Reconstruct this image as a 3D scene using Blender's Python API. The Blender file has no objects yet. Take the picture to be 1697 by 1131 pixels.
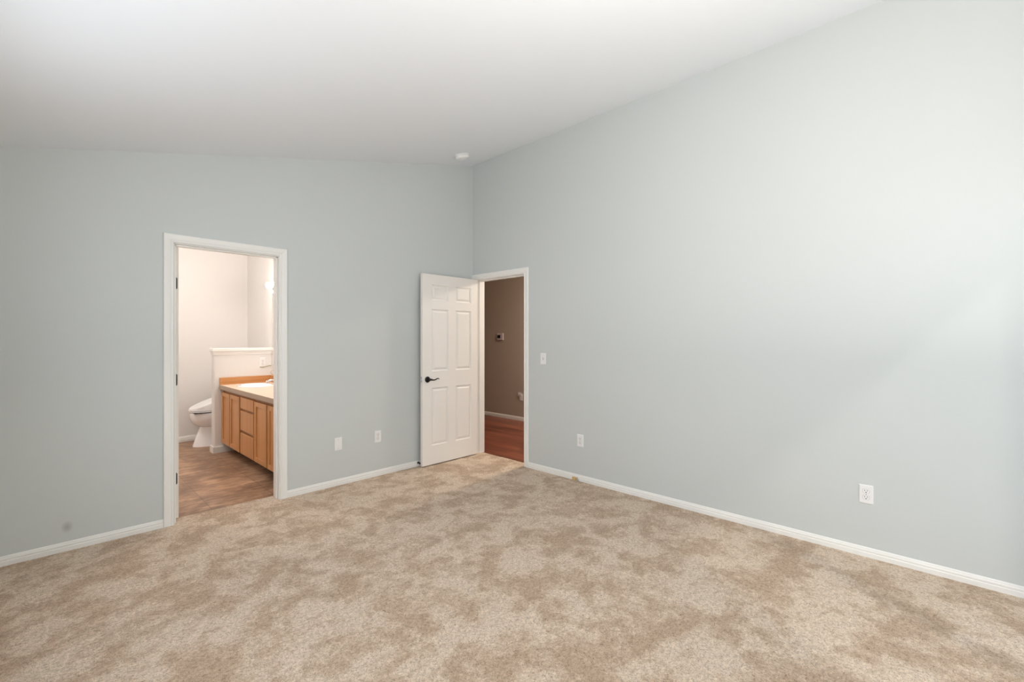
import bpy, bmesh, math
from mathutils import Vector, Matrix
S = bpy.context.scene
PI = math.pi

# ------------------------------------------------------------------ camera, world, lights, exposure
cam_d = bpy.data.cameras.new('camera')
cam_d.sensor_width = 36.0
cam_d.lens = 743.35 * 36.0 / 1697.0
cam_d.shift_y = -2.02 / 1697.0
cam_d.clip_start = 0.02
cam = bpy.data.objects.new('camera', cam_d)
S.collection.objects.link(cam)
cam.location = (0, 0, 1.335)
cam.rotation_euler = (PI / 2, 0, math.radians(43.7507 - 90.0))
S.camera = cam

W = bpy.data.worlds.new('overcast_sky'); S.world = W; W.use_nodes = True
bg = W.node_tree.nodes['Background']
bg.inputs[0].default_value = (0.80, 0.90, 1.0, 1); bg.inputs[1].default_value = 1.0

def area(name, loc, rot, sx, sy, power, col):
    l = bpy.data.lights.new(name, 'AREA'); l.shape = 'RECTANGLE'; l.size = sx; l.size_y = sy
    l.energy = power; l.color = col
    o = bpy.data.objects.new(name, l); S.collection.objects.link(o)
    o.location = loc; o.rotation_euler = rot
    return o
XL0 = -0.32
# daylight outside the patio door (rear wall); side and left window lights are added fill
area('daylight_patio_door', (2.44, -0.83, 1.15), (PI / 2, 0, 0), 1.75, 2.1, 11, (0.86, 0.93, 1.0))
area('fill_light_side', (-1.80, 0.15, 1.40), (PI / 2, 0, -PI / 2), 1.2, 1.05, 26, (0.86, 0.92, 1.0))
area('fill_light_left', (XL0 - 0.14, 1.925, 1.45), (PI / 2, 0, -PI / 2), 1.35, 1.05, 28, (0.86, 0.92, 1.0))
sun_d = bpy.data.lights.new('sun', 'SUN'); sun_d.energy = 0.65; sun_d.angle = math.radians(3.5); sun_d.color = (1, 0.93, 0.82)
sun = bpy.data.objects.new('sun', sun_d); S.collection.objects.link(sun)
sun.rotation_euler = Vector((0.64, 1.0, -1.12)).to_track_quat('-Z', 'Y').to_euler()

S.view_settings.view_transform = 'Standard'
S.view_settings.look = 'None'
S.view_settings.gamma = 1.0
S.view_settings.use_curve_mapping = False
S.view_settings.exposure = 0.06
S.cycles.use_denoising = True
S.cycles.max_bounces = 10
S.cycles.diffuse_bounces = 7
S.cycles.sample_clamp_indirect = 6.0

# ------------------------------------------------------------------ materials
def new_mat(name):
    m = bpy.data.materials.new(name); m.use_nodes = True
    nt = m.node_tree
    return m, nt, nt.nodes['Principled BSDF']

def node(nt, kind, **kw):
    n = nt.nodes.new(kind)
    for k, v in kw.items():
        if k.startswith('i_'):
            n.inputs[k[2:].replace('_', ' ')].default_value = v
        else:
            setattr(n, k, v)
    return n

def ramp(nt, stops):
    r = nt.nodes.new('ShaderNodeValToRGB')
    e = r.color_ramp.elements
    e[0].position, e[0].color = stops[0][0], (*stops[0][1], 1)
    e[1].position, e[1].color = stops[-1][0], (*stops[-1][1], 1)
    for p, c in stops[1:-1]:
        k = e.new(p); k.color = (*c, 1)
    return r

def paint(name, col, rough=0.55, bump=0.0, scale=160, spec=0.5, metal=0.0):
    m, nt, b = new_mat(name)
    b.inputs['Base Color'].default_value = (*col, 1)
    b.inputs['Roughness'].default_value = rough
    b.inputs['Metallic'].default_value = metal
    b.inputs['Specular IOR Level'].default_value = spec
    if bump:
        tc = node(nt, 'ShaderNodeTexCoord')
        n = node(nt, 'ShaderNodeTexNoise', i_Scale=scale, i_Detail=3.0)
        bp = node(nt, 'ShaderNodeBump', i_Strength=bump, i_Distance=0.001)
        nt.links.new(tc.outputs['Object'], n.inputs['Vector'])
        nt.links.new(n.outputs['Fac'], bp.inputs['Height'])
        nt.links.new(bp.outputs['Normal'], b.inputs['Normal'])
    return m

def glow(name, col, strength):
    m, nt, b = new_mat(name)
    b.inputs['Base Color'].default_value = (0.9, 0.9, 0.9, 1)
    b.inputs['Emission Color'].default_value = (*col, 1)
    b.inputs['Emission Strength'].default_value = strength
    return m

def lin(c):
    return tuple(((v / 255) / 12.92 if v / 255 <= .04045 else ((v / 255 + .055) / 1.055) ** 2.4) for v in c)

# bedroom wall paint: pale blue grey with a scuff mark low on the back wall
WALLC = (0.605, 0.630, 0.620)
M = {}
def wall_paint(name, smudge=False):
    m = paint(name, WALLC, 0.5, 0.15, 220, 0.35)
    if smudge:
        nt = m.node_tree; b = nt.nodes['Principled BSDF']
        tc = node(nt, 'ShaderNodeTexCoord')
        mp = node(nt, 'ShaderNodeMapping')
        mp.inputs['Location'].default_value = (-0.104 / 0.030, 0, -0.148 / 0.040)
        mp.inputs['Scale'].default_value = (1 / 0.030, 0, 1 / 0.040)
        g = node(nt, 'ShaderNodeTexGradient', gradient_type='SPHERICAL')
        mx = node(nt, 'ShaderNodeMix', data_type='RGBA')
        mul = node(nt, 'ShaderNodeMath', operation='MULTIPLY'); mul.inputs[1].default_value = 0.55
        nt.links.new(tc.outputs['Object'], mp.inputs['Vector'])
        nt.links.new(mp.outputs[0], g.inputs[0])
        nt.links.new(g.outputs['Fac'], mul.inputs[0])
        nt.links.new(mul.outputs[0], mx.inputs['Factor'])
        mx.inputs['A'].default_value = (*WALLC, 1); mx.inputs['B'].default_value = (0.22, 0.22, 0.20, 1)
        nt.links.new(mx.outputs['Result'], b.inputs['Base Color'])
    return m
M['wall'] = wall_paint('blue_grey_wall_paint')
M['wall_scuffed'] = wall_paint('blue_grey_wall_paint_scuffed', True)
M['ceiling'] = paint('white_ceiling_paint', (0.825, 0.85, 0.885), 0.8, 0.12, 200, 0.2)
M['trim'] = paint('white_trim_paint', (0.86, 0.845, 0.81), 0.35)
M['door'] = paint('white_door_paint', (0.87, 0.835, 0.79), 0.4)
M['bath_wall'] = paint('pale_grey_bath_paint', (0.76, 0.74, 0.715), 0.6, 0.1)
M['hall_wall'] = paint('taupe_hall_paint', (0.47, 0.40, 0.335), 0.6, 0.1)
M['white_plastic'] = paint('white_plastic', (0.85, 0.84, 0.83), 0.3)
M['slot'] = paint('dark_slot', (0.03, 0.03, 0.03), 0.6)
M['groove'] = paint('grey_gap', (0.40, 0.39, 0.38), 0.6)
M['black'] = paint('oil_rubbed_black_metal', (0.018, 0.017, 0.016), 0.38, metal=0.6)
M['rubber'] = paint('black_rubber', (0.012, 0.012, 0.012), 0.7)
M['chrome'] = paint('chrome', (0.75, 0.75, 0.76), 0.12, metal=1.0)
M['porcelain'] = paint('white_porcelain', (0.92, 0.91, 0.92), 0.12)
M['seat_plastic'] = paint('white_seat_plastic', (0.86, 0.85, 0.85), 0.28)
M['counter'] = paint('beige_laminate', (0.72, 0.58, 0.45), 0.35, 0.05)
M['counter_edge'] = paint('taupe_laminate_edge', (0.40, 0.30, 0.22), 0.4)
M['mirror'] = paint('mirror_silver', (0.93, 0.93, 0.93), 0.01, metal=1.0)
M['cord'] = paint('olive_cord', (0.33, 0.30, 0.13), 0.5)
M['tan_wood'] = paint('tan_wood_block', (0.60, 0.42, 0.20), 0.6)
M['lilac'] = paint('lilac_white_plastic', (0.62, 0.55, 0.56), 0.4)
M['screen'] = paint('dark_display', (0.01, 0.01, 0.012), 0.2)
M['vinyl'] = paint('white_vinyl_frame', (0.8, 0.8, 0.8), 0.4)
M['concrete'] = paint('patio_concrete', (0.42, 0.41, 0.39), 0.85, 0.5, 30)
M['bulb'] = glow('warm_bulb', (1.0, 0.89, 0.81), 80.0)
M['bath_fill_glow'] = glow('bathroom_fill_shade', (1.0, 0.95, 0.90), 105.0)
M['hall_globe'] = glow('warm_hall_globe', (1.0, 0.88, 0.74), 210.0)

def glass():
    m = bpy.data.materials.new('window_glass'); m.use_nodes = True
    nt = m.node_tree; nt.nodes.clear()
    out = node(nt, 'ShaderNodeOutputMaterial')
    t = node(nt, 'ShaderNodeBsdfTransparent'); g = node(nt, 'ShaderNodeBsdfGlossy', i_Roughness=0.02)
    mx = node(nt, 'ShaderNodeMixShader'); mx.inputs[0].default_value = 0.05
    nt.links.new(t.outputs[0], mx.inputs[1])
    nt.links.new(g.outputs[0], mx.inputs[2]); nt.links.new(mx.outputs[0], out.inputs[0])
    return m
M['glass'] = glass()

def carpet():
    m, nt, b = new_mat('beige_plush_carpet')
    L = nt.links.new
    tc = node(nt, 'ShaderNodeTexCoord')
    # tone patches painted for how light falls on pile laid by footsteps and vacuum
    n1 = node(nt, 'ShaderNodeTexNoise', i_Scale=3.6, i_Detail=6.0, i_Roughness=0.66, i_Distortion=0.35)
    n1b = node(nt, 'ShaderNodeTexNoise', i_Scale=11.0, i_Detail=4.0, i_Roughness=0.6, i_Distortion=0.4)
    n2 = node(nt, 'ShaderNodeTexNoise', i_Scale=125.0, i_Detail=3.0, i_Roughness=0.7, i_Distortion=1.8)
    n3 = node(nt, 'ShaderNodeTexNoise', i_Scale=62.0, i_Detail=2.0, i_Distortion=0.8)
    for n in (n1, n1b, n2, n3): L(tc.outputs['Object'], n.inputs['Vector'])
    ad = node(nt, 'ShaderNodeMath', operation='MULTIPLY_ADD'); ad.inputs[1].default_value = 0.42
    L(n1b.outputs['Fac'], ad.inputs[0]); L(n1.outputs['Fac'], ad.inputs[2])
    r1 = ramp(nt, [(0.61, (0.480, 0.355, 0.252)), (0.69, (0.570, 0.440, 0.328)), (0.77, (0.675, 0.556, 0.440))])
    L(ad.outputs[0], r1.inputs['Fac'])
    r2 = ramp(nt, [(0.33, (0.38, 0.32, 0.26)), (0.46, (0.95, 0.93, 0.91)), (0.68, (1.28, 1.27, 1.25))])
    L(n2.outputs['Fac'], r2.inputs['Fac'])
    mx = node(nt, 'ShaderNodeMix', data_type='RGBA', blend_type='MULTIPLY'); mx.inputs['Factor'].default_value = 1.0
    L(r1.outputs['Color'], mx.inputs['A']); L(r2.outputs['Color'], mx.inputs['B'])
    r3 = ramp(nt, [(0.36, (0.86, 0.83, 0.79)), (0.50, (1.0, 1.0, 1.0)), (0.64, (1.10, 1.10, 1.10))])
    L(n3.outputs['Fac'], r3.inputs['Fac'])
    mx2 = node(nt, 'ShaderNodeMix', data_type='RGBA', blend_type='MULTIPLY'); mx2.inputs['Factor'].default_value = 1.0
    L(mx.outputs['Result'], mx2.inputs['A']); L(r3.outputs['Color'], mx2.inputs['B'])
    L(mx2.outputs['Result'], b.inputs['Base Color'])
    b.inputs['Roughness'].default_value = 0.95
    b.inputs['Specular IOR Level'].default_value = 0.1
    b.inputs['Sheen Weight'].default_value = 0.15
    hs = node(nt, 'ShaderNodeMath', operation='ADD')
    L(n2.outputs['Fac'], hs.inputs[0]); L(n3.outputs['Fac'], hs.inputs[1])
    bp = node(nt, 'ShaderNodeBump', i_Strength=0.6, i_Distance=0.009)
    L(hs.outputs[0], bp.inputs['Height']); L(bp.outputs['Normal'], b.inputs['Normal'])
    return m
M['carpet'] = carpet()

def stone_vinyl():
    m, nt, b = new_mat('brown_slate_vinyl')
    L = nt.links.new
    tc = node(nt, 'ShaderNodeTexCoord')
    n1 = node(nt, 'ShaderNodeTexNoise', i_Scale=2.6, i_Detail=6.0, i_Roughness=0.6, i_Distortion=0.9)
    mp = node(nt, 'ShaderNodeMapping'); mp.inputs['Scale'].default_value = (3.0, 11.0, 1)
    mp.inputs['Rotation'].default_value = (0, 0, 0.25)
    n2 = node(nt, 'ShaderNodeTexNoise', i_Scale=1.6, i_Detail=7.0, i_Roughness=0.65, i_Distortion=1.5)
    br = node(nt, 'ShaderNodeTexBrick', offset=0.0, i_Scale=1.0)
    br.inputs['Brick Width'].default_value = 0.46; br.inputs['Row Height'].default_value = 0.46
    br.inputs['Mortar Size'].default_value = 0.004; br.inputs['Mortar Smooth'].default_value = 0.5
    br.inputs['Color1'].default_value = (0.86, 0.86, 0.86, 1); br.inputs['Color2'].default_value = (1.1, 1.1, 1.1, 1)
    br.inputs['Mortar'].default_value = (0.66, 0.64, 0.62, 1)
    L(tc.outputs['Object'], n1.inputs['Vector']); L(tc.outputs['Object'], mp.inputs['Vector'])
    L(mp.outputs[0], n2.inputs['Vector']); L(tc.outputs['Object'], br.inputs['Vector'])
    ad = node(nt, 'ShaderNodeMath', operation='ADD'); L(n1.outputs['Fac'], ad.inputs[0]); L(n2.outputs['Fac'], ad.inputs[1])
    hf = node(nt, 'ShaderNodeMath', operation='MULTIPLY'); hf.inputs[1].default_value = 0.5; L(ad.outputs[0], hf.inputs[0])
    r = ramp(nt, [(0.36, (0.17, 0.095, 0.058)), (0.47, (0.28, 0.165, 0.100)), (0.54, (0.42, 0.255, 0.155)), (0.63, (0.56, 0.36, 0.23))])
    L(hf.outputs[0], r.inputs['Fac'])
    mx = node(nt, 'ShaderNodeMix', data_type='RGBA', blend_type='MULTIPLY'); mx.inputs['Factor'].default_value = 1.0
    L(r.outputs['Color'], mx.inputs['A']); L(br.outputs['Color'], mx.inputs['B'])
    L(mx.outputs['Result'], b.inputs['Base Color'])
    b.inputs['Roughness'].default_value = 0.42
    return m
M['vinyl_floor'] = stone_vinyl()

def wood(name, dark, mid, light, axis='Z', scale=1.0, rough=0.4, planks=None):
    m, nt, b = new_mat(name)
    L = nt.links.new
    tc = node(nt, 'ShaderNodeTexCoord')
    mp = node(nt, 'ShaderNodeMapping')
    sc = {'X': (1.2, 22, 22), 'Y': (22, 1.2, 22), 'Z': (22, 22, 1.2)}[axis]
    mp.inputs['Scale'].default_value = tuple(v * scale for v in sc)
    n = node(nt, 'ShaderNodeTexNoise', i_Scale=1.0, i_Detail=5.0, i_Roughness=0.6, i_Distortion=0.8)
    L(tc.outputs['Object'], mp.inputs['Vector']); L(mp.outputs[0], n.inputs['Vector'])
    r = ramp(nt, [(0.34, dark), (0.5, mid), (0.66, light)])
    L(n.outputs['Fac'], r.inputs['Fac'])
    last = r.outputs['Color']
    if planks:
        rt = node(nt, 'ShaderNodeMapping'); rt.inputs['Rotation'].default_value = (0, 0, PI / 2)
        br = node(nt, 'ShaderNodeTexBrick', offset=0.37, i_Scale=1.0)
        br.inputs['Brick Width'].default_value = 1.1; br.inputs['Row Height'].default_value = planks
        br.inputs['Mortar Size'].default_value = 0.0016
        br.inputs['Color1'].default_value = (0.72, 0.70, 0.68, 1); br.inputs['Color2'].default_value = (1.15, 1.12, 1.1, 1)
        br.inputs['Mortar'].default_value = (0.35, 0.3, 0.28, 1)
        L(tc.outputs['Object'], rt.inputs['Vector']); L(rt.outputs[0], br.inputs['Vector'])
        mx = node(nt, 'ShaderNodeMix', data_type='RGBA', blend_type='MULTIPLY'); mx.inputs['Factor'].default_value = 1.0
        L(last, mx.inputs['A']); L(br.outputs['Color'], mx.inputs['B']); last = mx.outputs['Result']
    L(last, b.inputs['Base Color'])
    b.inputs['Roughness'].default_value = rough
    return m
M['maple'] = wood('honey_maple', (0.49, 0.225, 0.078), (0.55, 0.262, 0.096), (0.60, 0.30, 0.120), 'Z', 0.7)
M['maple_gap_shade'] = wood('maple_frame_gap_shade', (0.30, 0.130, 0.045), (0.34, 0.15, 0.055), (0.38, 0.175, 0.065), 'Z', 0.7)  # maple darkened to stand for shade in the gaps between doors
M['maple_flat'] = wood('honey_maple_splash', (0.44, 0.19, 0.060), (0.52, 0.235, 0.08), (0.56, 0.27, 0.10), 'X')
M['cherry'] = wood('cherry_plank_floor', (0.10, 0.026, 0.014), (0.21, 0.060, 0.033), (0.34, 0.110, 0.062), 'Y', 0.6, 0.33, 0.083)

# ------------------------------------------------------------------ mesh helpers
def box(bm, x0, x1, y0, y1, z0, z1, bev=0.0, seg=2):
    t = bmesh.new()
    bmesh.ops.create_cube(t, size=1.0)
    for v in t.verts:
        v.co = Vector(((x0 + x1) / 2 + v.co.x * (x1 - x0), (y0 + y1) / 2 + v.co.y * (y1 - y0), (z0 + z1) / 2 + v.co.z * (z1 - z0)))
    if bev:
        bmesh.ops.bevel(t, geom=t.edges[:], offset=bev, segments=seg, profile=0.5, affect='EDGES')
    me = bpy.data.meshes.new('tmp'); t.to_mesh(me); t.free()
    bm.from_mesh(me); bpy.data.meshes.remove(me)

def poly_extrude(bm, pts, d):
    """pts: 3D polygon, d: vector to extrude along"""
    d = Vector(d)
    a = [bm.verts.new(p) for p in pts]
    b = [bm.verts.new(Vector(p) + d) for p in pts]
    bm.faces.new(a); bm.faces.new(b[::-1])
    n = len(pts)
    for i in range(n):
        j = (i + 1) % n
        bm.faces.new((a[j], a[i], b[i], b[j]))

def rings(bm, rs, cap0=True, cap1=True):
    prev = None; first = None
    for r in rs:
        cur = [bm.verts.new(p) for p in r]
        if prev:
            n = len(cur)
            for i in range(n):
                bm.faces.new((prev[i], prev[(i + 1) % n], cur[(i + 1) % n], cur[i]))
        else: first = cur
        prev = cur
    if cap0: bm.faces.new(first[::-1])
    if cap1: bm.faces.new(prev)

def lathe(bm, prof, c, axis='Z', n=28):
    """prof: list of (radius, height)"""
    rs = []
    for r, h in prof:
        ring = []
        for i in range(n):
            a = 2 * PI * i / n; u, v = r * math.cos(a), r * math.sin(a)
            p = {'Z': (u, v, h), 'Y': (u, h, v), 'X': (h, u, v)}[axis]
            ring.append(Vector(c) + Vector(p))
        rs.append(ring)
    rings(bm, rs)

def tube(bm, pts, rad, n=10):
    pts = [Vector(p) for p in pts]; rs = []
    if not isinstance(rad, (list, tuple)): rad = [rad] * len(pts)
    up = Vector((0.13, 0.31, 1)).normalized()
    for i, p in enumerate(pts):
        t = (pts[min(i + 1, len(pts) - 1)] - pts[max(i - 1, 0)]).normalized()
        a = t.cross(up)
        if a.length < 1e-3: a = t.cross(Vector((1, 0, 0)))
        a.normalize(); b = t.cross(a)
        rs.append([p + a * rad[i] * math.cos(2 * PI * k / n) + b * rad[i] * math.sin(2 * PI * k / n) for k in range(n)])
    rings(bm, rs)

ORG = {}
def mk(name, bm, mat, parent=None, org=None, smooth=False, local=False):
    """link bm as ONE mesh object. Vertices are in world space (or, with local, in the parent's space)."""
    bmesh.ops.recalc_face_normals(bm, faces=bm.faces[:])
    if org is None: org = ORG[parent.name] if (parent and not local) else Vector((0, 0, 0))
    org = Vector(org)
    if not local: bmesh.ops.translate(bm, verts=bm.verts[:], vec=-org)
    me = bpy.data.meshes.new(name); bm.to_mesh(me); bm.free()
    mats = mat if isinstance(mat, (list, tuple)) else [mat]
    for k in mats: me.materials.append(M[k])
    if smooth:
        for p in me.polygons: p.use_smooth = True
        try: me.set_sharp_from_angle(angle=math.radians(38))
        except Exception: pass
    o = bpy.data.objects.new(name, me); S.collection.objects.link(o)
    if parent:
        o.parent = parent
        if not local: o.location = org - ORG[parent.name]
    else:
        o.location = org
    ORG[o.name] = org
    return o

def tag(o, label=None, cat=None, group=None, kind=None):
    if label: o['label'] = label
    if cat: o['category'] = cat
    if group: o['group'] = group
    if kind: o['kind'] = kind
    return o

def thing(name, label, cat, loc, group=None, rotz=0.0):
    o = bpy.data.objects.new(name, None); S.collection.objects.link(o)
    o.location = loc; o.rotation_euler = (0, 0, rotz); o.empty_display_size = 0.05
    ORG[o.name] = Vector(loc)
    return tag(o, label, cat, group)

def struct(name, bm, mat, label=None, cat=None, **kw):
    o = mk(name, bm, mat, **kw); o['kind'] = 'structure'
    if label: tag(o, label, cat)
    return o
NB = bmesh.new

# ------------------------------------------------------------------ the setting
YB, XR = 4.0, 3.507                     # back wall plane, right wall plane
TW = 0.115                              # partition thickness
def ceil_z(x): return 3.387 - 0.248 * (XR - x)
XA, YA = -1.60, 0.90                    # alcove the camera stands in
XL = -0.32                              # left wall
YR = -0.60                              # rear wall
# bathroom door opening, hall door opening
BX0, BX1, DH = 0.653, 1.365, 2.035
HY0, HY1 = 3.178, 3.942

bm = NB()
poly_extrude(bm, [(XL, YB, -.02), (BX0, YB, -.02), (BX0, YB, DH), (BX1, YB, DH), (BX1, YB, -.02), (XR, YB, -.02),
                  (XR, YB, ceil_z(XR)), (XL, YB, ceil_z(XL))], (0, TW, 0))
struct('wall_back', bm, 'wall_scuffed', 'blue grey painted wall holding the bathroom doorway', 'wall')
bm = NB()
poly_extrude(bm, [(XR, YR - .12, -.02), (XR, HY0, -.02), (XR, HY0, DH), (XR, HY1, DH), (XR, HY1, -.02), (XR, 7.6, -.02),
                  (XR, 7.6, 3.387), (XR, YR - .12, 3.387)], (TW, 0, 0))
struct('wall_right', bm, 'wall', 'tall blue grey wall with the hall doorway', 'wall')
bm = NB()   # left wall with the alcove return
VW0, VW1, VZ0, VZ1 = 1.20, 2.65, .88, 2.02
for (y0, y1, z0, z1) in ((YA, VW0, -.02, ceil_z(XL)), (VW1, YB + TW, -.02, ceil_z(XL)), (VW0, VW1, -.02, VZ0), (VW0, VW1, VZ1, ceil_z(XL))):
    box(bm, XL - .12, XL, y0, y1, z0, z1)
poly_extrude(bm, [(XL - .12, YA, -.02), (XA - .12, YA, -.02), (XA - .12, YA, ceil_z(XA - .12)), (XL - .12, YA, ceil_z(XL - .12))], (0, .12, 0))
struct('wall_left', bm, 'wall', 'blue grey side wall ending at the alcove', 'wall')
# alcove wall with a hole for the added fill window
WY0, WY1, WZ0, WZ1 = -0.42, 0.72, 0.90, 1.92
bm = NB(); zt = ceil_z(XA)
for (y0, y1, z0, z1) in ((YR, WY0, -.02, zt), (WY1, YA, -.02, zt), (WY0, WY1, -.02, WZ0), (WY0, WY1, WZ1, zt)):
    box(bm, XA - .12, XA, y0, y1, z0, z1)
struct('wall_side', bm, 'wall', 'blue grey alcove wall around a small added window', 'wall')
# rear wall with patio door hole
PX0, PX1, PZ1 = 1.55, 3.33, 2.26
bm = NB()
poly_extrude(bm, [(XA - .12, YR, -.02), (PX0, YR, -.02), (PX0, YR, PZ1), (PX1, YR, PZ1), (PX1, YR, -.02), (XR, YR, -.02),
                  (XR, YR, ceil_z(XR)), (XA - .12, YR, ceil_z(XA - .12))], (0, -.12, 0))
struct('wall_rear', bm, 'wall', 'blue grey rear wall around the patio door', 'wall')
bm = NB()
xa, xb = XA - .12, XR + TW
poly_extrude(bm, [(xa, YR - .12, ceil_z(xa)), (xb, YR - .12, ceil_z(xb)), (xb, YR - .12, ceil_z(xb) + .1), (xa, YR - .12, ceil_z(xa) + .1)], (0, YB + TW - YR + .12, 0))
struct('ceiling', bm, 'ceiling', 'white sloped bedroom ceiling', 'ceiling')
bm = NB()
poly_extrude(bm, [(XA, YR - .05, 0), (XR, YR - .05, 0), (XR, HY0, 0), (3.606, HY0, 0), (3.606, HY1, 0), (XR, HY1, 0), (XR, YB, 0),
                  (BX1, YB, 0), (BX1, 4.128, 0), (BX0, 4.128, 0), (BX0, YB, 0), (XL, YB, 0), (XL, YA, 0), (XA, YA, 0)], (0, 0, -.02))
struct('floor', bm, 'carpet', 'beige plush carpet with footprint pile shading in its colour', 'floor')

# bathroom shell
BR, BF, BL, BC = 2.022, 7.187, -0.55, 2.85
bm = NB(); box(bm, BL, BR, YB + TW, BF, -.03, -.004)
struct('floor_bathroom', bm, 'vinyl_floor', 'mottled brown slate look bathroom floor', 'floor')
bm = NB(); box(bm, BL - .1, BR + .1, BF, BF + .1, -.03, BC)
struct('wall_bathroom_far', bm, 'bath_wall', 'pale wall behind the toilet', 'wall')
bm = NB(); box(bm, BR, BR + .1, YB + TW, BF, -.03, BC)
struct('wall_bathroom_right', bm, 'bath_wall', 'pale bathroom wall behind the vanity', 'wall')
bm = NB(); box(bm, BL - .1, BL, YB + TW, BF, -.03, BC)
struct('wall_bathroom_left', bm, 'bath_wall', 'pale bathroom wall on the left', 'wall')
bm = NB()
poly_extrude(bm, [(BL, YB + TW, -.02), (BX0, YB + TW, -.02), (BX0, YB + TW, DH), (BX1, YB + TW, DH), (BX1, YB + TW, -.02), (BR, YB + TW, -.02),
                  (BR, YB + TW, BC), (BL, YB + TW, BC)], (0, .012, 0))
struct('wall_bathroom_near', bm, 'bath_wall', 'bathroom side of the bedroom partition', 'wall')
bm = NB(); box(bm, BL - .1, BR + .1, YB + TW, BF + .1, BC, BC + .08)
struct('ceiling_bathroom', bm, 'ceiling', 'white bathroom ceiling', 'ceiling')
# half wall with its cap
PYW = 6.192
bm = NB(); box(bm, 1.390, BR, PYW, PYW + .125, -.004, 1.16)
es = [e for e in bm.edges if abs(e.verts[0].co.x - 1.390) < 1e-4 and abs(e.verts[1].co.x - 1.390) < 1e-4 and abs(e.verts[0].co.z - e.verts[1].co.z) > .5]
bmesh.ops.bevel(bm, geom=es, offset=.016, segments=4, profile=.5, affect='EDGES')
hw = struct('wall_bathroom_half', bm, 'bath_wall', 'half height wall between the vanity and toilet', 'wall', smooth=True)
bm = NB()
box(bm, 1.371, BR, PYW - .019, PYW + .144, 1.197, 1.234, .004)
box(bm, 1.380, BR, PYW - .010, PYW + .135, 1.176, 1.198, .003)
box(bm, 1.385, BR, PYW - .005, PYW + .130, 1.155, 1.177, .002)
struct('trim_half_wall_cap', bm, 'trim', 'white moulded cap on the half wall', 'trim')

# hall shell
HX = 5.455
bm = NB(); box(bm, XR + TW, HX, 1.6, 7.6, -.03, -.004)
box(bm, 3.606, XR + TW + .001, HY0, HY1, -.03, -.004)
struct('floor_hall', bm, 'cherry', 'red brown cherry plank hall floor', 'floor')
bm = NB(); box(bm, HX, HX + .1, 1.6, 7.6, -.03, 2.44)
struct('wall_hall_far', bm, 'hall_wall', 'taupe hall wall with the thermostat', 'wall')
bm = NB(); box(bm, XR + TW, HX + .1, 7.6, 7.7, -.03, 2.44)
struct('wall_hall_left', bm, 'hall_wall', 'taupe wall closing the hall', 'wall')
bm = NB(); box(bm, XR + TW, HX + .1, 1.5, 1.6, -.03, 2.44)
struct('wall_hall_right', bm, 'hall_wall', 'taupe wall at the near hall end', 'wall')
bm = NB()
poly_extrude(bm, [(XR + TW, 1.6, -.02), (XR + TW, HY0, -.02), (XR + TW, HY0, DH), (XR + TW, HY1, DH), (XR + TW, HY1, -.02), (XR + TW, 7.6, -.02),
                  (XR + TW, 7.6, 2.44), (XR + TW, 1.6, 2.44)], (.012, 0, 0))
struct('wall_hall_near', bm, 'hall_wall', 'hall side of the bedroom partition', 'wall')
bm = NB(); box(bm, XR + TW, HX + .1, 1.5, 7.7, 2.44, 2.5)
struct('ceiling_hall', bm, 'ceiling', 'white hall ceiling', 'ceiling')
# ground outside
bm = NB(); box(bm, -6, 9, -9, YR - .12, -.14, -.06)
struct('ground', bm, 'concrete', 'grey patio outside the rear wall', 'ground')

# baseboards
BBP = [(-.006, 0), (-.006, .013), (.026, .013), (.029, .0095), (.033, .0095), (.036, .011), (.043, .010), (.0455, .0075), (.052, .0065), (.057, .004), (.0575, 0)]
def baseboard(name, p0, p1, nrm, z0=0.0, k=1.0, label=None):
    p0, p1, nrm = Vector(p0), Vector(p1), Vector(nrm)
    bm = NB()
    poly_extrude(bm, [p0 + nrm * d * k + Vector((0, 0, z0 + z * k)) for z, d in BBP], p1 - p0)
    return struct(name, bm, 'trim', label, 'baseboard')
baseboard('baseboard_back_left', (XL, YB, 0), (.589, YB, 0), (0, -1, 0), label='white baseboard from the left corner to the bathroom casing')
baseboard('baseboard_back_right', (1.424, YB, 0), (XR, YB, 0), (0, -1, 0), label='white baseboard between the bathroom casing and open door')
baseboard('baseboard_right', (XR, YR, 0), (XR, 3.117, 0), (-1, 0, 0), label='white baseboard along the tall wall')
baseboard('baseboard_left', (XL, YA, 0), (XL, YB, 0), (1, 0, 0))
baseboard('baseboard_rear', (XA, YR, 0), (PX0 - .06, YR, 0), (0, 1, 0))
baseboard('baseboard_side', (XA, YR, 0), (XA, YA, 0), (1, 0, 0))
baseboard('baseboard_bathroom_far', (BL, BF, 0), (BR, BF, 0), (0, -1, 0), -.004, 1.25, 'white baseboard behind the toilet')
baseboard('baseboard_bathroom_left', (BL, YB + TW + .02, 0), (BL, BF, 0), (1, 0, 0), -.004, 1.25)
baseboard('baseboard_hall_far', (HX, 1.6, 0), (HX, 7.6, 0), (-1, 0, 0), -.004, 1.12, 'white baseboard under the hall thermostat')
bm = NB()
t0 = .014
box(bm, 1.390 - t0, 1.56, PYW - t0, PYW, -.006, .072, .003)
box(bm, 1.390 - t0, 1.390, PYW - .0005, PYW + .125 + .0005, -.006, .072)
box(bm, 1.390 - t0, BR, PYW + .125, PYW + .125 + t0, -.006, .072, .003)
struct('baseboard_half_wall', bm, 'trim', 'white baseboard wrapping the half wall end', 'baseboard')

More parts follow.
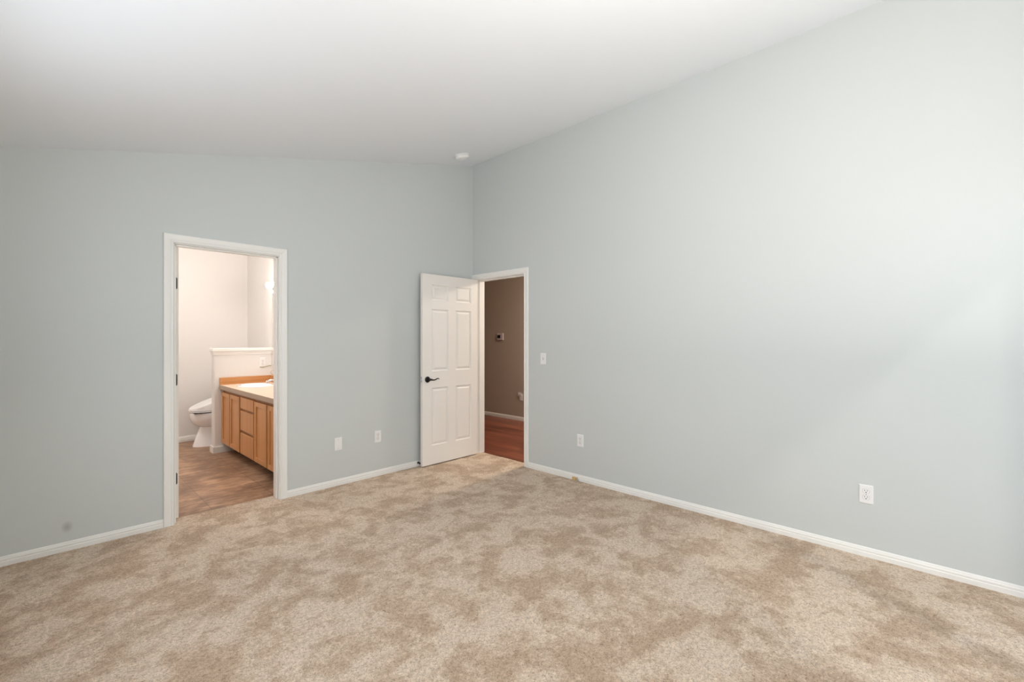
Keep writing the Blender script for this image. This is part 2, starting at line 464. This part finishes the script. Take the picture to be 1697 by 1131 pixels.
# door casings, jambs
CP = [(0, 0), (0, .008), (.006, .011), (.012, .011), (.016, .009), (.024, .0125), (.034, .014), (.050, .0155), (.056, .0155), (.059, .012), (.059, 0)]
def casing(name, origin, U, N, u0, u1, zt, label):
    """moulded casing mitred round an opening: U runs along the wall, N points into the room"""
    O, U, N = Vector(origin), Vector(U), Vector(N); Z = Vector((0, 0, 1))
    bm = NB()
    rs = []
    for (su, sz) in ((0, 0), (0, 1), (1, 1), (1, 0)):
        ring = []
        for w, d in CP:
            u = (u0 - w) if su == 0 else (u1 + w)
            z = (zt + w) if sz else -.004
            ring.append(O + U * u + Z * z + N * d)
        rs.append(ring)
    rings(bm, rs)
    return struct(name, bm, 'trim', label, 'door casing')
casing('trim_bathroom_casing', (0, YB, 0), (1, 0, 0), (0, -1, 0), BX0 - .004, BX1 + .0, DH + .003, 'white moulded casing around the bathroom doorway')
casing('trim_hall_casing', (XR, 0, 0), (0, 1, 0), (-1, 0, 0), HY0 - .002, HY1 - .001, DH + .002, 'white moulded casing around the hall doorway')
casing('trim_hall_side_casing', (XR + TW + .012, 0, 0), (0, 1, 0), (1, 0, 0), HY0, HY1, DH, 'white casing on the hall side')
def jamb(name, mn, mx_, axis, zt, stop, label):
    """lining boards + stop; axis = wall run direction index, mn/mx: opening; stop: (depth0, depth1)"""
    bm = NB(); t = .004; s = .012
    if axis == 'X':
        a, b = YB - .001, YB + TW + .013
        box(bm, mn, mn + t, a, b, -.004, zt); box(bm, mx_ - t, mx_, a, b, -.004, zt); box(bm, mn, mx_, a, b, zt - t, zt)
        if stop:
            box(bm, mx_ - t - s, mx_ - t, *stop, -.004, zt - t, .002); box(bm, mn + t, mx_ - t, *stop, zt - t - s, zt - t, .002)
            box(bm, mn + t, mn + t + s, *stop, -.004, zt - t, .002)
    else:
        a, b = XR - .001, XR + TW + .013
        box(bm, a, b, mn, mn + t, -.004, zt); box(bm, a, b, mx_ - t, mx_, -.004, zt); box(bm, a, b, mn, mx_, zt - t, zt)
        if stop:
            box(bm, *stop, mx_ - t - s, mx_ - t, -.004, zt - t, .002); box(bm, *stop, mn + t, mx_ - t, zt - t - s, zt - t, .002)
            box(bm, *stop, mn + t, mn + t + s, -.004, zt - t, .002)
    return struct(name, bm, 'trim', label, 'door jamb')
jamb('trim_bathroom_jamb', BX0, BX1, 'X', DH, (YB + .03, YB + .075), 'white jamb lining of the bathroom doorway')
jamb('trim_hall_jamb', HY0, HY1, 'Y', DH, (XR + .045, XR + .085), 'white jamb lining of the hall doorway')

# six panel door leaves -------------------------------------------------
def leaf_mesh(bm, Wd, Hh, T, cols, rows, place):
    """slab u 0..Wd, z 0..Hh, depth 0..T with moulded raised panels on both faces; place maps (u, d, z) to world"""
    us = sorted({0, Wd, *[c for p in cols for c in p]}); zs = sorted({0, Hh, *[c for p in rows for c in p]})
    def V(u, d, z): return bm.verts.new(place(u, d, z))
    for side in (0, 1):
        def dd(x): return x if side == 0 else T - x
        for i in range(len(us) - 1):
            for j in range(len(zs) - 1):
                u0, u1, z0, z1 = us[i], us[i + 1], zs[j], zs[j + 1]
                if (u0, u1) in cols and (z0, z1) in rows:
                    rs = []
                    for ins, dep in ((0, 0), (.004, .0095), (.012, .0115), (.016, .0115), (.033, .003), (.036, .0025)):
                        rs.append([V(u0 + ins, dd(dep), z0 + ins), V(u1 - ins, dd(dep), z0 + ins), V(u1 - ins, dd(dep), z1 - ins), V(u0 + ins, dd(dep), z1 - ins)])
                    for a, b in zip(rs, rs[1:]):
                        for k in range(4): bm.faces.new((a[k], a[(k + 1) % 4], b[(k + 1) % 4], b[k]))
                    bm.faces.new(rs[-1])
                else:
                    bm.faces.new([V(u0, dd(0), z0), V(u1, dd(0), z0), V(u1, dd(0), z1), V(u0, dd(0), z1)])
    for i in range(len(us) - 1):
        for z in (0, Hh):
            bm.faces.new([V(us[i], 0, z), V(us[i + 1], 0, z), V(us[i + 1], T, z), V(us[i], T, z)])
    for j in range(len(zs) - 1):
        for u in (0, Wd):
            bm.faces.new([V(u, 0, zs[j]), V(u, 0, zs[j + 1]), V(u, T, zs[j + 1]), V(u, T, zs[j])])
    bmesh.ops.remove_doubles(bm, verts=bm.verts[:], dist=1e-5)

ROWS = [(.200, .812), (.988, 1.648), (1.742, 1.910)]
LX, LY = 2.727, 3.900
bm = NB()
leaf_mesh(bm, .766, 2.018, .035, [(.118, .342), (.444, .668)], ROWS, lambda u, d, z: Vector((LX + u, LY + d, .012 + z)))
hd = struct('door_hall', bm, 'door', 'open white six panel door with black lever', 'door', org=(LX + .766, LY + .0175, .012))
def lever(parent, cx, y, cz, sgn, ext):
    """rose and curved lever on a face looking along sgn*Y, lever reaching +X"""
    bm = NB()
    lathe(bm, [(.0, 0), (.031, 0), (.0325, .004), (.030, .009), (.020, .012), (.013, .014), (.0115, .030), (.0, .031)] if sgn > 0 else
          [(.0, 0), (.031, 0), (.0325, -.004), (.030, -.009), (.020, -.012), (.013, -.014), (.0115, -.030), (.0, -.031)], (cx, y, cz), 'Y')
    h = mk('lever_handle', bm, 'black', parent, smooth=True)
    h['label'] = 'black lever handle with round rose'
    bm = NB(); yy = y + sgn * ext
    pts = [(cx - .004, y + sgn * .022, cz), (cx + .004, yy - sgn * .008, cz), (cx + .016, yy, cz + .001), (cx + .034, yy, cz - .003), (cx + .055, yy, cz - .0055),
           (cx + .075, yy, cz - .001), (cx + .092, yy, cz + .007), (cx + .106, yy, cz + .009), (cx + .114, yy, cz + .004), (cx + .117, yy, cz - .001)]
    tube(bm, pts, [.011, .012, .0115, .0085, .0065, .006, .0055, .005, .0045, .003], 12)
    lv = mk('lever', bm, 'black', h, smooth=True)
lever(hd, LX + .062, LY, .917, -1, .046)
lever(hd, LX + .062, LY + .035, .917, 1, .044)
bm = NB(); box(bm, LX - .0015, LX + .001, LY + .006, LY + .029, .888, .946, .0008)
lp = mk('latch_plate', bm, 'chrome', hd); lp['label'] = 'chrome latch plate'
bm = NB(); box(bm, LX - .011, LX, LY + .011, LY + .024, .908, .926, .003)
mk('latch_bolt', bm, 'chrome', lp)
for hz in (.24, 1.03, 1.80):
    bm = NB()
    lathe(bm, [(0, -.045), (.0055, -.045), (.0055, .045), (0, .045)], (LX + .771, LY + .041, hz), 'Z', 12)
    mk('hinge', bm, 'black', hd, smooth=True)['label'] = 'black hinge'

# bathroom door, swung fully into the bathroom so that only its hinge edge shows
QX, QY = .660, 4.090
bm = NB()
leaf_mesh(bm, .700, 2.012, .034, [(.110, .310), (.390, .590)], ROWS, lambda u, d, z: Vector((QX + d, QY + u, .014 + z)))
bd = struct('door_bathroom', bm, 'door', 'white door swung into the bathroom, black hinges on its edge', 'door', org=(QX, QY, .014))
for hz in (.307, 1.038, 1.753):
    bm = NB()
    y = QY - .0012; z0, z1 = hz - .045, hz + .045; r = .012
    x0, x1 = QX - .002, QX + .026
    pts = [(x0, z0), (x1 - r, z0)] + [(x1 - r + r * math.sin(a * PI / 8), z0 + r - r * math.cos(a * PI / 8)) for a in range(1, 5)] + \
          [(x1 - r + r * math.cos(a * PI / 8), z1 - r + r * math.sin(a * PI / 8)) for a in range(0, 5)] + [(x0, z1)]
    poly_extrude(bm, [(px, y, pz) for px, pz in pts], (0, .002, 0))
    lathe(bm, [(0, -.045), (.005, -.045), (.005, .045), (0, .045)], (QX - .003, QY - .004, hz), 'Z', 12)
    hg = mk('hinge', bm, 'black', bd, smooth=True); hg['label'] = 'black hinge leaf on the door edge'
    bm = NB()
    for dz in (-.028, 0, .028): lathe(bm, [(0, 0), (.0035, 0), (.0035, -.0012), (0, -.0012)], (QX + .014, y, hz + dz), 'Y', 10)
    mk('screw', bm, 'chrome', hg)

# patio door behind the camera; unseen side and left windows are added for fill
def glazed(name, label, rects, frame_box, glass_boxes, org):
    bm = NB()
    for r in rects: box(bm, *r, .004)
    o = struct(name, bm, 'vinyl', label, 'window', org=org)
    for g in glass_boxes:
        bm = NB(); box(bm, *g); mk('pane', bm, 'glass', o)
    return o
ya, yb = YR - .10, YR - .03
mid = (PX0 + PX1) / 2
glazed('window_1', 'white framed sliding patio door', [
    (PX0, PX0 + .07, ya, yb, 0, PZ1), (PX1 - .07, PX1, ya, yb, 0, PZ1), (mid - .045, mid + .045, ya, yb, 0, PZ1),
    (PX0 + .07, mid - .045, ya, yb, 0, .09), (mid + .045, PX1 - .07, ya, yb, 0, .09),
    (PX0 + .07, mid - .045, ya, yb, PZ1 - .08, PZ1), (mid + .045, PX1 - .07, ya, yb, PZ1 - .08, PZ1)], None,
    [(PX0 + .06, mid - .04, YR - .068, YR - .062, .08, PZ1 - .07), (mid + .04, PX1 - .06, YR - .068, YR - .062, .08, PZ1 - .07)], (mid, YR, 0))
xa_, xb_ = XA - .10, XA - .04
glazed('fill_window_side', 'added white framed alcove window giving fill light', [
    (xa_, xb_, WY0, WY0 + .05, WZ0, WZ1), (xa_, xb_, WY1 - .05, WY1, WZ0, WZ1), (xa_, xb_, WY0 + .05, WY1 - .05, WZ0, WZ0 + .05),
    (xa_, xb_, WY0 + .05, WY1 - .05, WZ1 - .05, WZ1), (xa_, xb_, .135, .165, WZ0 + .05, WZ1 - .05)], None,
    [(XA - .073, XA - .068, WY0 + .045, WY1 - .045, WZ0 + .045, WZ1 - .045)], (XA, .15, WZ0))

xc_, xd_ = XL - .10, XL - .04
glazed('fill_window_left', 'added white framed window in the left wall giving fill light', [
    (xc_, xd_, VW0, VW0 + .05, VZ0, VZ1), (xc_, xd_, VW1 - .05, VW1, VZ0, VZ1), (xc_, xd_, VW0 + .05, VW1 - .05, VZ0, VZ0 + .05),
    (xc_, xd_, VW0 + .05, VW1 - .05, VZ1 - .05, VZ1), (xc_, xd_, 1.91, 1.94, VZ0 + .05, VZ1 - .05)], None,
    [(XL - .073, XL - .068, VW0 + .045, VW1 - .045, VZ0 + .045, VZ1 - .045)], (XL, 1.9, VZ0))

# ------------------------------------------------------------------ electrical fittings
def plate_bm(w=.070, h=.114, t=.0055):
    bm = NB()
    rs = []
    for ins, d in ((0, 0), (0, -.002), (.0035, -t)):
        rs.append([(-w / 2 + ins, d, -h / 2 + ins), (w / 2 - ins, d, -h / 2 + ins), (w / 2 - ins, d, h / 2 - ins), (-w / 2 + ins, d, h / 2 - ins)])
    rings(bm, rs); return bm
def rotated(loc, facing):   # local -Y looks into the room
    return {'back': 0.0, 'right': -PI / 2}[facing]
def fitting(name, label, cat, loc, facing, group=None):
    return thing(name, label, cat, loc, group, rotated(loc, facing))
def outlet(label, loc, facing):
    t = fitting('electrical_outlet', label, 'outlet', loc, facing)
    pl = mk('cover_plate', plate_bm(), 'white_plastic', t, local=True)
    for s in (1, -1):
        cz = s * .0195
        def oval(r, d, k=1.0):
            o = []
            for i in range(32):
                a = 2 * PI * i / 32; x = r * math.cos(a); z = r * math.sin(a) * 1.02
                z = max(-.0125 * r / .017, min(.0125 * r / .017, z)); o.append((x, d, cz + z))
            return o
        bm = NB(); rings(bm, [oval(.0182, -.0050), oval(.0182, -.0060)])
        g = mk('receptacle_gap', bm, 'groove', pl, local=True)
        bm = NB(); rings(bm, [oval(.0172, -.005), oval(.0172, -.0068), oval(.0165, -.0076)])
        rc = mk('receptacle', bm, 'white_plastic', t, local=True)
        bm = NB()
        box(bm, -.0077, -.0052, -.0081, -.0074, cz + .0005, cz + .0085)
        box(bm, .0052, .0077, -.0081, -.0074, cz + .0010, cz + .0078)
        lathe(bm, [(0, 0), (.0030, 0), (.0030, -.0007), (0, -.0007)], (0, -.0074, cz - .0065), 'Y', 12)
        mk('slots', bm, 'slot', rc, local=True)
    bm = NB(); lathe(bm, [(0, 0), (.0032, 0), (.0026, -.0012), (0, -.0014)], (0, -.0052, 0), 'Y', 14)
    mk('screw', bm, 'groove', t, local=True)
    return t
outlet('white duplex outlet on the back wall, nearer the open door', (2.271, YB, .384), 'back')
outlet('small white duplex outlet low on the tall wall near the hall doorway', (XR, 2.463, .383), 'right')
outlet('large looking white duplex outlet on the tall wall farthest from the doors', (XR, .335, .383), 'right')
outlet('white outlet on the half wall above the vanity splash', (1.914, PYW, 1.053), 'back')
outlet('outlet plate low on the taupe hall wall under a plug-in device', (HX, 5.012, .385), 'right')

t = fitting('blank_wall_plate', 'plain white blank plate on the back wall right of the bathroom doorway', 'wall plate', (1.871, YB, .378), 'back')
mk('cover_plate', plate_bm(.070, .116), 'white_plastic', t, local=True)
for s in (1, -1):
    bm = NB(); lathe(bm, [(0, 0), (.003, 0), (.0025, -.001), (0, -.0012)], (0, -.0054, s * .042), 'Y', 12)
    mk('screw', bm, 'groove', t, local=True)

t = fitting('light_switch', 'white light switch on the wall beside the hall doorway', 'switch', (XR, 2.917, 1.142), 'right')
mk('cover_plate', plate_bm(.072, .116), 'white_plastic', t, local=True)
bm = NB(); box(bm, -.0055, .0055, -.0062, -.005, -.012, .012)
mk('toggle_slot', bm, 'groove', t, local=True)
bm = NB(); poly_extrude(bm, [(-.0035, -.006, -.007), (-.0035, -.0145, .004), (-.0035, -.0140, .008), (-.0035, -.006, .004)], (.007, 0, 0))
mk('toggle', bm, 'white_plastic', t, local=True)

t = fitting('thermostat', 'square beige thermostat with a dark screen on the hall wall', 'thermostat', (HX, 5.491, 1.390), 'right')
bm = NB(); box(bm, -.073, .073, -.022, 0, -.060, .060, .006)
mk('housing', bm, 'lilac', t, local=True)
bm = NB(); box(bm, -.058, .010, -.0235, -.0215, -.028, .028, .001)
mk('display', bm, 'screen', t, local=True)['label'] = 'dark display screen'
t = fitting('plug_in_night_light', 'pale lilac night light plugged into the hall outlet', 'night light', (HX, 5.032, .432), 'right')
bm = NB(); box(bm, -.036, .030, -.022, -.009, -.030, .036, .005)
mk('body', bm, 'lilac', t, local=True)
bm = NB(); lathe(bm, [(0, -.021), (.012, -.022), (.009, -.025), (0, -.026)], (0, 0, .012), 'Y', 16)
mk('sensor', bm, 'white_plastic', t, local=True)

# smoke detector on the sloped ceiling
sx_, sy_ = 3.027, 3.618
t = thing('smoke_detector', 'round white smoke detector on the ceiling near the corner', 'smoke detector', (sx_, sy_, ceil_z(sx_)))
t.rotation_euler = (0, -math.atan(.248), 0)
bm = NB(); lathe(bm, [(0, 0), (.079, 0), (.079, -.008), (.072, -.010), (0, -.010)], (0, 0, 0), 'Z', 40)
mk('base', bm, 'white_plastic', t, local=True, smooth=True)
bm = NB(); lathe(bm, [(0, -.010), (.070, -.010), (.071, -.028), (.064, -.037), (.040, -.040), (.038, -.037), (.030, -.037), (.028, -.041), (0, -.042)], (0, 0, 0), 'Z', 40)
mk('cover', bm, 'white_plastic', t, local=True, smooth=True)

# little things at the skirting
t = thing('door_stop', 'black tipped door stop on the baseboard behind the open door', 'door stop', (2.733, YB - .013, .038))
bm = NB(); lathe(bm, [(0, 0), (.012, 0), (.011, -.003), (.0045, -.005), (.0045, -.030), (0, -.030)], (2.733, YB - .013, .038), 'Y', 18)
mk('rod', bm, 'black', t, smooth=True)
bm = NB(); lathe(bm, [(0, -.029), (.0085, -.030), (.0115, -.034), (.0115, -.043), (.008, -.049), (0, -.050)], (2.733, YB - .013, .038), 'Y', 18)
mk('rubber_tip', bm, 'rubber', t, smooth=True)['label'] = 'black rubber tip'

t = thing('wooden_block', 'tiny tan block with a dark screw against the tall wall baseboard', 'block', (XR - .022, 2.505, 0))
bm = NB(); box(bm, XR - .030, XR - .0135, 2.482, 2.540, .001, .032, .002)
mk('block', bm, 'tan_wood', t)
bm = NB(); lathe(bm, [(0, 0), (.0045, 0), (.0035, -.0025), (0, -.003)], (XR - .030, 2.491, .018), 'X', 12)
mk('screw', bm, 'slot', t)['label'] = 'dark screw head'
bm = NB(); poly_extrude(bm, [(XR - .030, 2.481, .001), (XR - .030, 2.464, .001), (XR - .030, 2.481, .026)], (.014, 0, 0))
mk('clip', bm, 'groove', t)['label'] = 'small grey wedge clip'

# ------------------------------------------------------------------ bathroom: vanity
VX, VY0, VY1 = 1.482, 4.165, 6.188
t = thing('vanity_cabinet', 'honey wood bathroom vanity cabinet with panel doors and drawers', 'cabinet', (VX, 5.2, 0))
bm = NB()
for b in ((VX, VX + .018, VY0, VY1, .100, .752), (VX + .018, BR - .003, VY0, VY0 + .018, .100, .752), (VX + .018, BR - .003, VY1 - .018, VY1, .100, .752),
          (VX + .018, BR - .003, VY0 + .018, VY1 - .018, .100, .118), (BR - .015, BR - .003, VY0 + .018, VY1 - .018, .118, .752)):
    box(bm, *b)
mk('carcass', bm, 'maple_gap_shade', t)['label'] = 'cabinet frame darkened as shade in the door gaps'
bm = NB(); box(bm, 1.60, BR - .003, VY0, VY1, -.004, .0995)
mk('toe_kick', bm, 'slot', t)['label'] = 'dark recessed toe kick'
def cab_door(y0, y1, z0, z1):
    bm = NB(); fr = .048
    xf, xb = VX - .021, VX - .0005
    box(bm, xf, xb, y0, y0 + fr, z0, z1, .0025); box(bm, xf, xb, y1 - fr, y1, z0, z1, .0025)
    box(bm, xf + .0004, xb, y0 + fr - .002, y1 - fr + .002, z0, z0 + fr, .0025); box(bm, xf + .0004, xb, y0 + fr - .002, y1 - fr + .002, z1 - fr, z1, .0025)
    d = mk('door', bm, 'maple', t, org=(xf, y1, z0))
    bm = NB(); box(bm, xf + .012, xb - .002, y0 + fr - .004, y1 - fr + .004, z0 + fr - .004, z1 - fr + .004)
    mk('panel', bm, 'maple', d)
for y0, y1 in ((5.853, 6.172), (5.478, 5.834), (4.630, 4.980), (4.245, 4.594)):
    cab_door(y0, y1, .116, .716)
for z0, z1 in ((.598, .722), (.366, .574), (.114, .338)):
    bm = NB(); box(bm, VX - .019, VX - .0005, 5.018, 5.442, z0, z1, .005, 3)
    mk('drawer', bm, 'maple', t)
# counter
SX, SY, RX, RY = 1.715, 5.78, .165, .235
bm = NB()
CX0, CX1 = 1.446, BR - .001
n = 48
ov = [(SX + RX * math.cos(2 * PI * i / n), SY + RY * math.sin(2 * PI * i / n)) for i in range(n)]
cy0, cy1 = 4.130, 6.1905
def rect_pt(a):
    c, s = math.cos(a), math.sin(a); ks = []
    if c > 1e-9: ks.append((CX1 - SX) / c)
    if c < -1e-9: ks.append((CX0 - SX) / c)
    if s > 1e-9: ks.append((cy1 - SY) / s)
    if s < -1e-9: ks.append((cy0 - SY) / s)
    k = min(ks); return (SX + k * c, SY + k * s)
angs = sorted([2 * PI * i / n for i in range(n)] + [math.atan2(y - SY, x - SX) % (2 * PI) for x in (CX0, CX1) for y in (cy0, cy1)])
inn = [(SX + RX * math.cos(a), SY + RY * math.sin(a)) for a in angs]; out = [rect_pt(a) for a in angs]
zt, zb = .799, .754
rings(bm, [[(x, y, zb) for x, y in inn], [(x, y, zt) for x, y in inn], [(x, y, zt) for x, y in out], [(x, y, zb) for x, y in out], [(x, y, zb) for x, y in inn]], False, False)
bmesh.ops.remove_doubles(bm, verts=bm.verts[:], dist=1e-5)
ct = mk('vanity_countertop', bm, 'counter', org=(1.73, 5.16, zb))
tag(ct, 'beige laminate countertop on the honey wood vanity', 'countertop')
bm = NB(); box(bm, CX0 - .003, CX0, cy0, cy1, zb - .004, zt - .001, .0012)
mk('front_edge', bm, 'counter_edge', ct)['label'] = 'taupe front edge strip'
bm = NB(); box(bm, CX0, CX1 - .0005, PYW - .021, PYW - .0005, zt, .884, .002)
box(bm, CX1 - .020, CX1, cy0, PYW - .021, zt, .884, .002)
mk('backsplash', bm, 'maple_flat', ct)['label'] = 'orange toned wood backsplash'
# sink
bm = NB()
def el(kx, ky, z): return [(SX + kx * math.cos(2 * PI * i / 40), SY + ky * math.sin(2 * PI * i / 40), z) for i in range(40)]
rings(bm, [el(RX - .004, RY - .004, zb + .01), el(RX - .004, RY - .004, zt + .0005), el(RX + .022, RY + .022, zt + .0005), el(RX + .022, RY + .022, zt + .006), el(RX + .010, RY + .010, zt + .013),
           el(RX - .008, RY - .008, zt + .011), el(RX - .022, RY - .022, zt - .004), el(RX - .045, RY - .05, zt - .06), el(RX - .09, RY - .11, zt - .10), el(.03, .03, zt - .115),
           ], False, True)
sk = mk('bathroom_sink', bm, 'porcelain', org=(SX, SY, zt), smooth=True)
tag(sk, 'white oval drop-in sink set in the vanity countertop', 'sink')
bm = NB(); lathe(bm, [(0, 0), (.022, 0), (.020, .004), (0, .004)], (SX, SY, zt - .115), 'Z', 20)
mk('drain', bm, 'chrome', sk, smooth=True)
# faucet
FX, FY = 1.968, 5.80
t = thing('sink_faucet', 'chrome two handle faucet behind the white sink', 'faucet', (FX, FY, zt))
bm = NB(); box(bm, FX - .026, FX + .026, FY - .08, FY + .08, zt, zt + .016, .008, 3)
lathe(bm, [(0, .010), (.024, .012), (.022, .040), (.018, .055), (0, .060)], (FX, FY, zt), 'Z', 20)
mk('body', bm, 'chrome', t, smooth=True)
bm = NB(); tube(bm, [(FX, FY, zt + .040), (FX - .035, FY, zt + .052), (FX - .08, FY, zt + .052), (FX - .120, FY, zt + .046), (FX - .130, FY, zt + .034), (FX - .131, FY, zt + .026)], [.014, .013, .012, .012, .012, .012], 14)
mk('spout', bm, 'chrome', t, smooth=True)
for s in (-1, 1):
    bm = NB(); lathe(bm, [(0, .014), (.019, .015), (.017, .030), (.022, .036), (.022, .050), (.012, .056), (0, .057)], (FX, FY + s * .056, zt), 'Z', 18)
    tube(bm, [(FX, FY + s * .056, zt + .045), (FX - .02, FY + s * .075, zt + .050), (FX - .035, FY + s * .09, zt + .053)], [.007, .006, .005], 10)
    mk('handle', bm, 'chrome', t, smooth=True)
# ring and cord over the counter
t = thing('towel_ring', 'small chrome ring hanging just above the faucet', 'towel ring', (BR, 6.03, .955))
bm = NB(); lathe(bm, [(0, 0), (.020, 0), (.018, -.008), (.007, -.012), (.007, -.030), (0, -.032)], (BR - .001, 6.03, .955), 'X', 18)
mk('mount', bm, 'chrome', t, smooth=True)
bm = NB(); tube(bm, [(BR - .04 - .025 * math.cos(a * PI / 12), 6.03 , .930 + .025 * math.sin(a * PI / 12)) for a in range(0, 25)], .0035, 8)
mk('ring', bm, 'chrome', t, smooth=True)
bm = NB(); tube(bm, [(1.880, PYW - .007, .993), (1.915, PYW - .008, .990), (1.955, PYW - .010, .998), (1.985, PYW - .010, 1.006), (2.010, PYW - .011, 1.008)], .0035, 8)
c = mk('power_cord', bm, 'cord', smooth=True)
tag(c, 'thin olive cord running along the half wall below its outlet', 'cord')

# mirror and light bar
bm = NB(); box(bm, BR - .007, BR - .001, 4.35, 6.165, 1.013, 1.927, .001)
mr = mk('vanity_mirror', bm, 'mirror', org=(BR, 5.26, 1.47)); tag(mr, 'frameless mirror on the wall above the vanity', 'mirror')
t = thing('vanity_light_bar', 'row of glowing round bulbs above the vanity mirror', 'light', (BR, 5.2, 2.005))
bm = NB(); box(bm, BR - .035, BR - .001, 4.60, 6.08, 1.955, 2.055, .006)
mk('backplate', bm, 'chrome', t)
for k in range(6):
    y = 5.985 - k * .25
    bm = NB(); lathe(bm, [(0, -.034), (.020, -.034), (.020, -.058), (0, -.06)], (BR, y, 2.005), 'X', 16)
    mk('socket', bm, 'white_plastic', t, smooth=True)
    bm = NB(); bmesh.ops.create_uvsphere(bm, u_segments=20, v_segments=12, radius=.040, matrix=Matrix.Translation((BR - .096, y, 2.005)))
    mk('bulb', bm, 'bulb', t, smooth=True)['label'] = 'glowing round bulb'

# ------------------------------------------------------------------ toilet (bowl faces left)
TY = 6.755
def egg(xf, xb, hw, z, n=36, sq=1.0):
    """outline with a rounded front (low x) and squarer back"""
    pts = []; xc = xf + (xb - xf) * .45
    for i in range(n):
        a = 2 * PI * i / n; c, s = math.cos(a), math.sin(a)
        if c < 0: x = xc + (xc - xf) * c; y = hw * s
        else:
            x = xc + (xb - xc) * (abs(c) ** .6); y = hw * (abs(s) ** .6) * (1 if s >= 0 else -1)
        pts.append((x, TY + y, z))
    return pts
t = thing('toilet', 'white toilet with a sloped electronic bidet lid behind the half wall', 'toilet', (1.6, TY, -.004))
bm = NB(); rings(bm, [egg(1.288, 1.86, .118, -.004), egg(1.292, 1.86, .116, .02), egg(1.318, 1.85, .104, .10), egg(1.345, 1.84, .098, .18), egg(1.366, 1.83, .100, .245), egg(1.37, 1.83, .102, .27)])
mk('pedestal', bm, 'porcelain', t, smooth=True)
bm = NB(); rings(bm, [egg(1.372, 1.82, .10, .236), egg(1.352, 1.82, .118, .243), egg(1.318, 1.82, .140, .262), egg(1.280, 1.82, .163, .300), egg(1.260, 1.82, .177, .350), egg(1.252, 1.82, .183, .395), egg(1.254, 1.82, .183, .418), egg(1.262, 1.81, .176, .424)])
mk('bowl', bm, 'porcelain', t, smooth=True)
bm = NB(); rings(bm, [egg(1.262, 1.80, .172, .430), egg(1.250, 1.80, .184, .432), egg(1.250, 1.80, .184, .444), egg(1.256, 1.80, .180, .447)])
mk('seat', bm, 'seat_plastic', t, smooth=True)
def slope(pts, top, f0=1.246, f1=1.62):
    o = []
    for x, y, z in pts:
        k = min(1, max(0, (x - f0) / (f1 - f0)))
        o.append((x, y, z + top * (k ** .85)))
    return o
bm = NB(); rings(bm, [egg(1.256, 1.80, .178, .449), egg(1.245, 1.80, .186, .450), slope(egg(1.245, 1.80, .186, .458), .125), slope(egg(1.252, 1.80, .176, .465), .137), slope(egg(1.275, 1.795, .150, .469), .140)])
lid = mk('lid', bm, 'seat_plastic', t, smooth=True); lid['label'] = 'sloped white bidet lid'
bm = NB(); box(bm, 1.25 + .03, 1.62, TY - .170, TY + .170, .4235, .4305); mk('seat_gap_shade', bm, 'slot', t)  # dark slab stands in for the shaded gap under the seat
bm = NB(); box(bm, 1.815, BR - .008, TY - .20, TY + .20, .385, .715, .025, 3)
tk = mk('tank', bm, 'porcelain', t, smooth=True)
bm = NB(); box(bm, 1.803, BR - .004, TY - .212, TY + .212, .717, .748, .010, 3)
mk('tank_lid', bm, 'porcelain', t, smooth=True)
bm = NB(); lathe(bm, [(0, 0), (.018, .001), (.017, .014), (.010, .022), (0, .024)], (1.472, TY - .125, .0), 'Z', 16)
mk('bolt_cap', bm, 'porcelain', t, smooth=True)

# ------------------------------------------------------------------ lamps out of the frame; uplight and bathroom lamp added as fill
def add_fill_uplight():  # unseen lamp, added to brighten the ceiling and walls
    x, y, z = 1.22, -.42, 1.16
    t = thing('fill_uplight', 'added fill uplight shaped as a slim floor lamp by the rear wall', 'lamp', (x, y, 0))
    bm = NB(); lathe(bm, [(0, 0), (.13, 0), (.13, .012), (.03, .028), (0, .03)], (x, y, 0), 'Z', 32); mk('base', bm, 'black', t, smooth=True)
    bm = NB(); tube(bm, [(x, y, .02), (x, y, z - .09)], .011, 14); mk('pole', bm, 'black', t, smooth=True)
    bm = NB(); lathe(bm, [(.012, z - .10), (.06, z - .09), (.13, z - .05), (.175, z), (.170, z), (.125, z - .045), (.055, z - .082), (.012, z - .09)], (x, y, 0), 'Z', 36)
    mk('bowl', bm, 'trim', t, smooth=True)
    l = bpy.data.lights.new('fill_uplight_source', 'AREA'); l.shape = 'DISK'; l.size = .28; l.energy = 63; l.color = (1.0, 0.94, 0.875)
    o = bpy.data.objects.new('fill_uplight_source', l); S.collection.objects.link(o); o.location = (x, y, z - .005); o.rotation_euler = (PI, 0, 0)
add_fill_uplight()
def flush_lamp(name, label, x, y, z, m):
    t = thing(name, label, 'lamp', (x, y, z))
    bm = NB(); lathe(bm, [(0, 0), (.15, 0), (.15, -.025), (0, -.025)], (x, y, z), 'Z', 28); mk('base', bm, 'chrome', t, smooth=True)
    bm = NB(); lathe(bm, [(0, -.025), (.14, -.026), (.13, -.06), (.08, -.09), (0, -.10)], (x, y, z), 'Z', 28); mk('shade', bm, m, t, smooth=True)
flush_lamp('hall_ceiling_lamp', 'round warm flush lamp on the hall ceiling', 4.85, 3.3, 2.44, 'hall_globe')
flush_lamp('bathroom_fill_lamp', 'added round fill lamp on the bathroom ceiling', .45, 5.9, BC, 'bath_fill_glow')  # unseen lamp, added to lift the light around the toilet
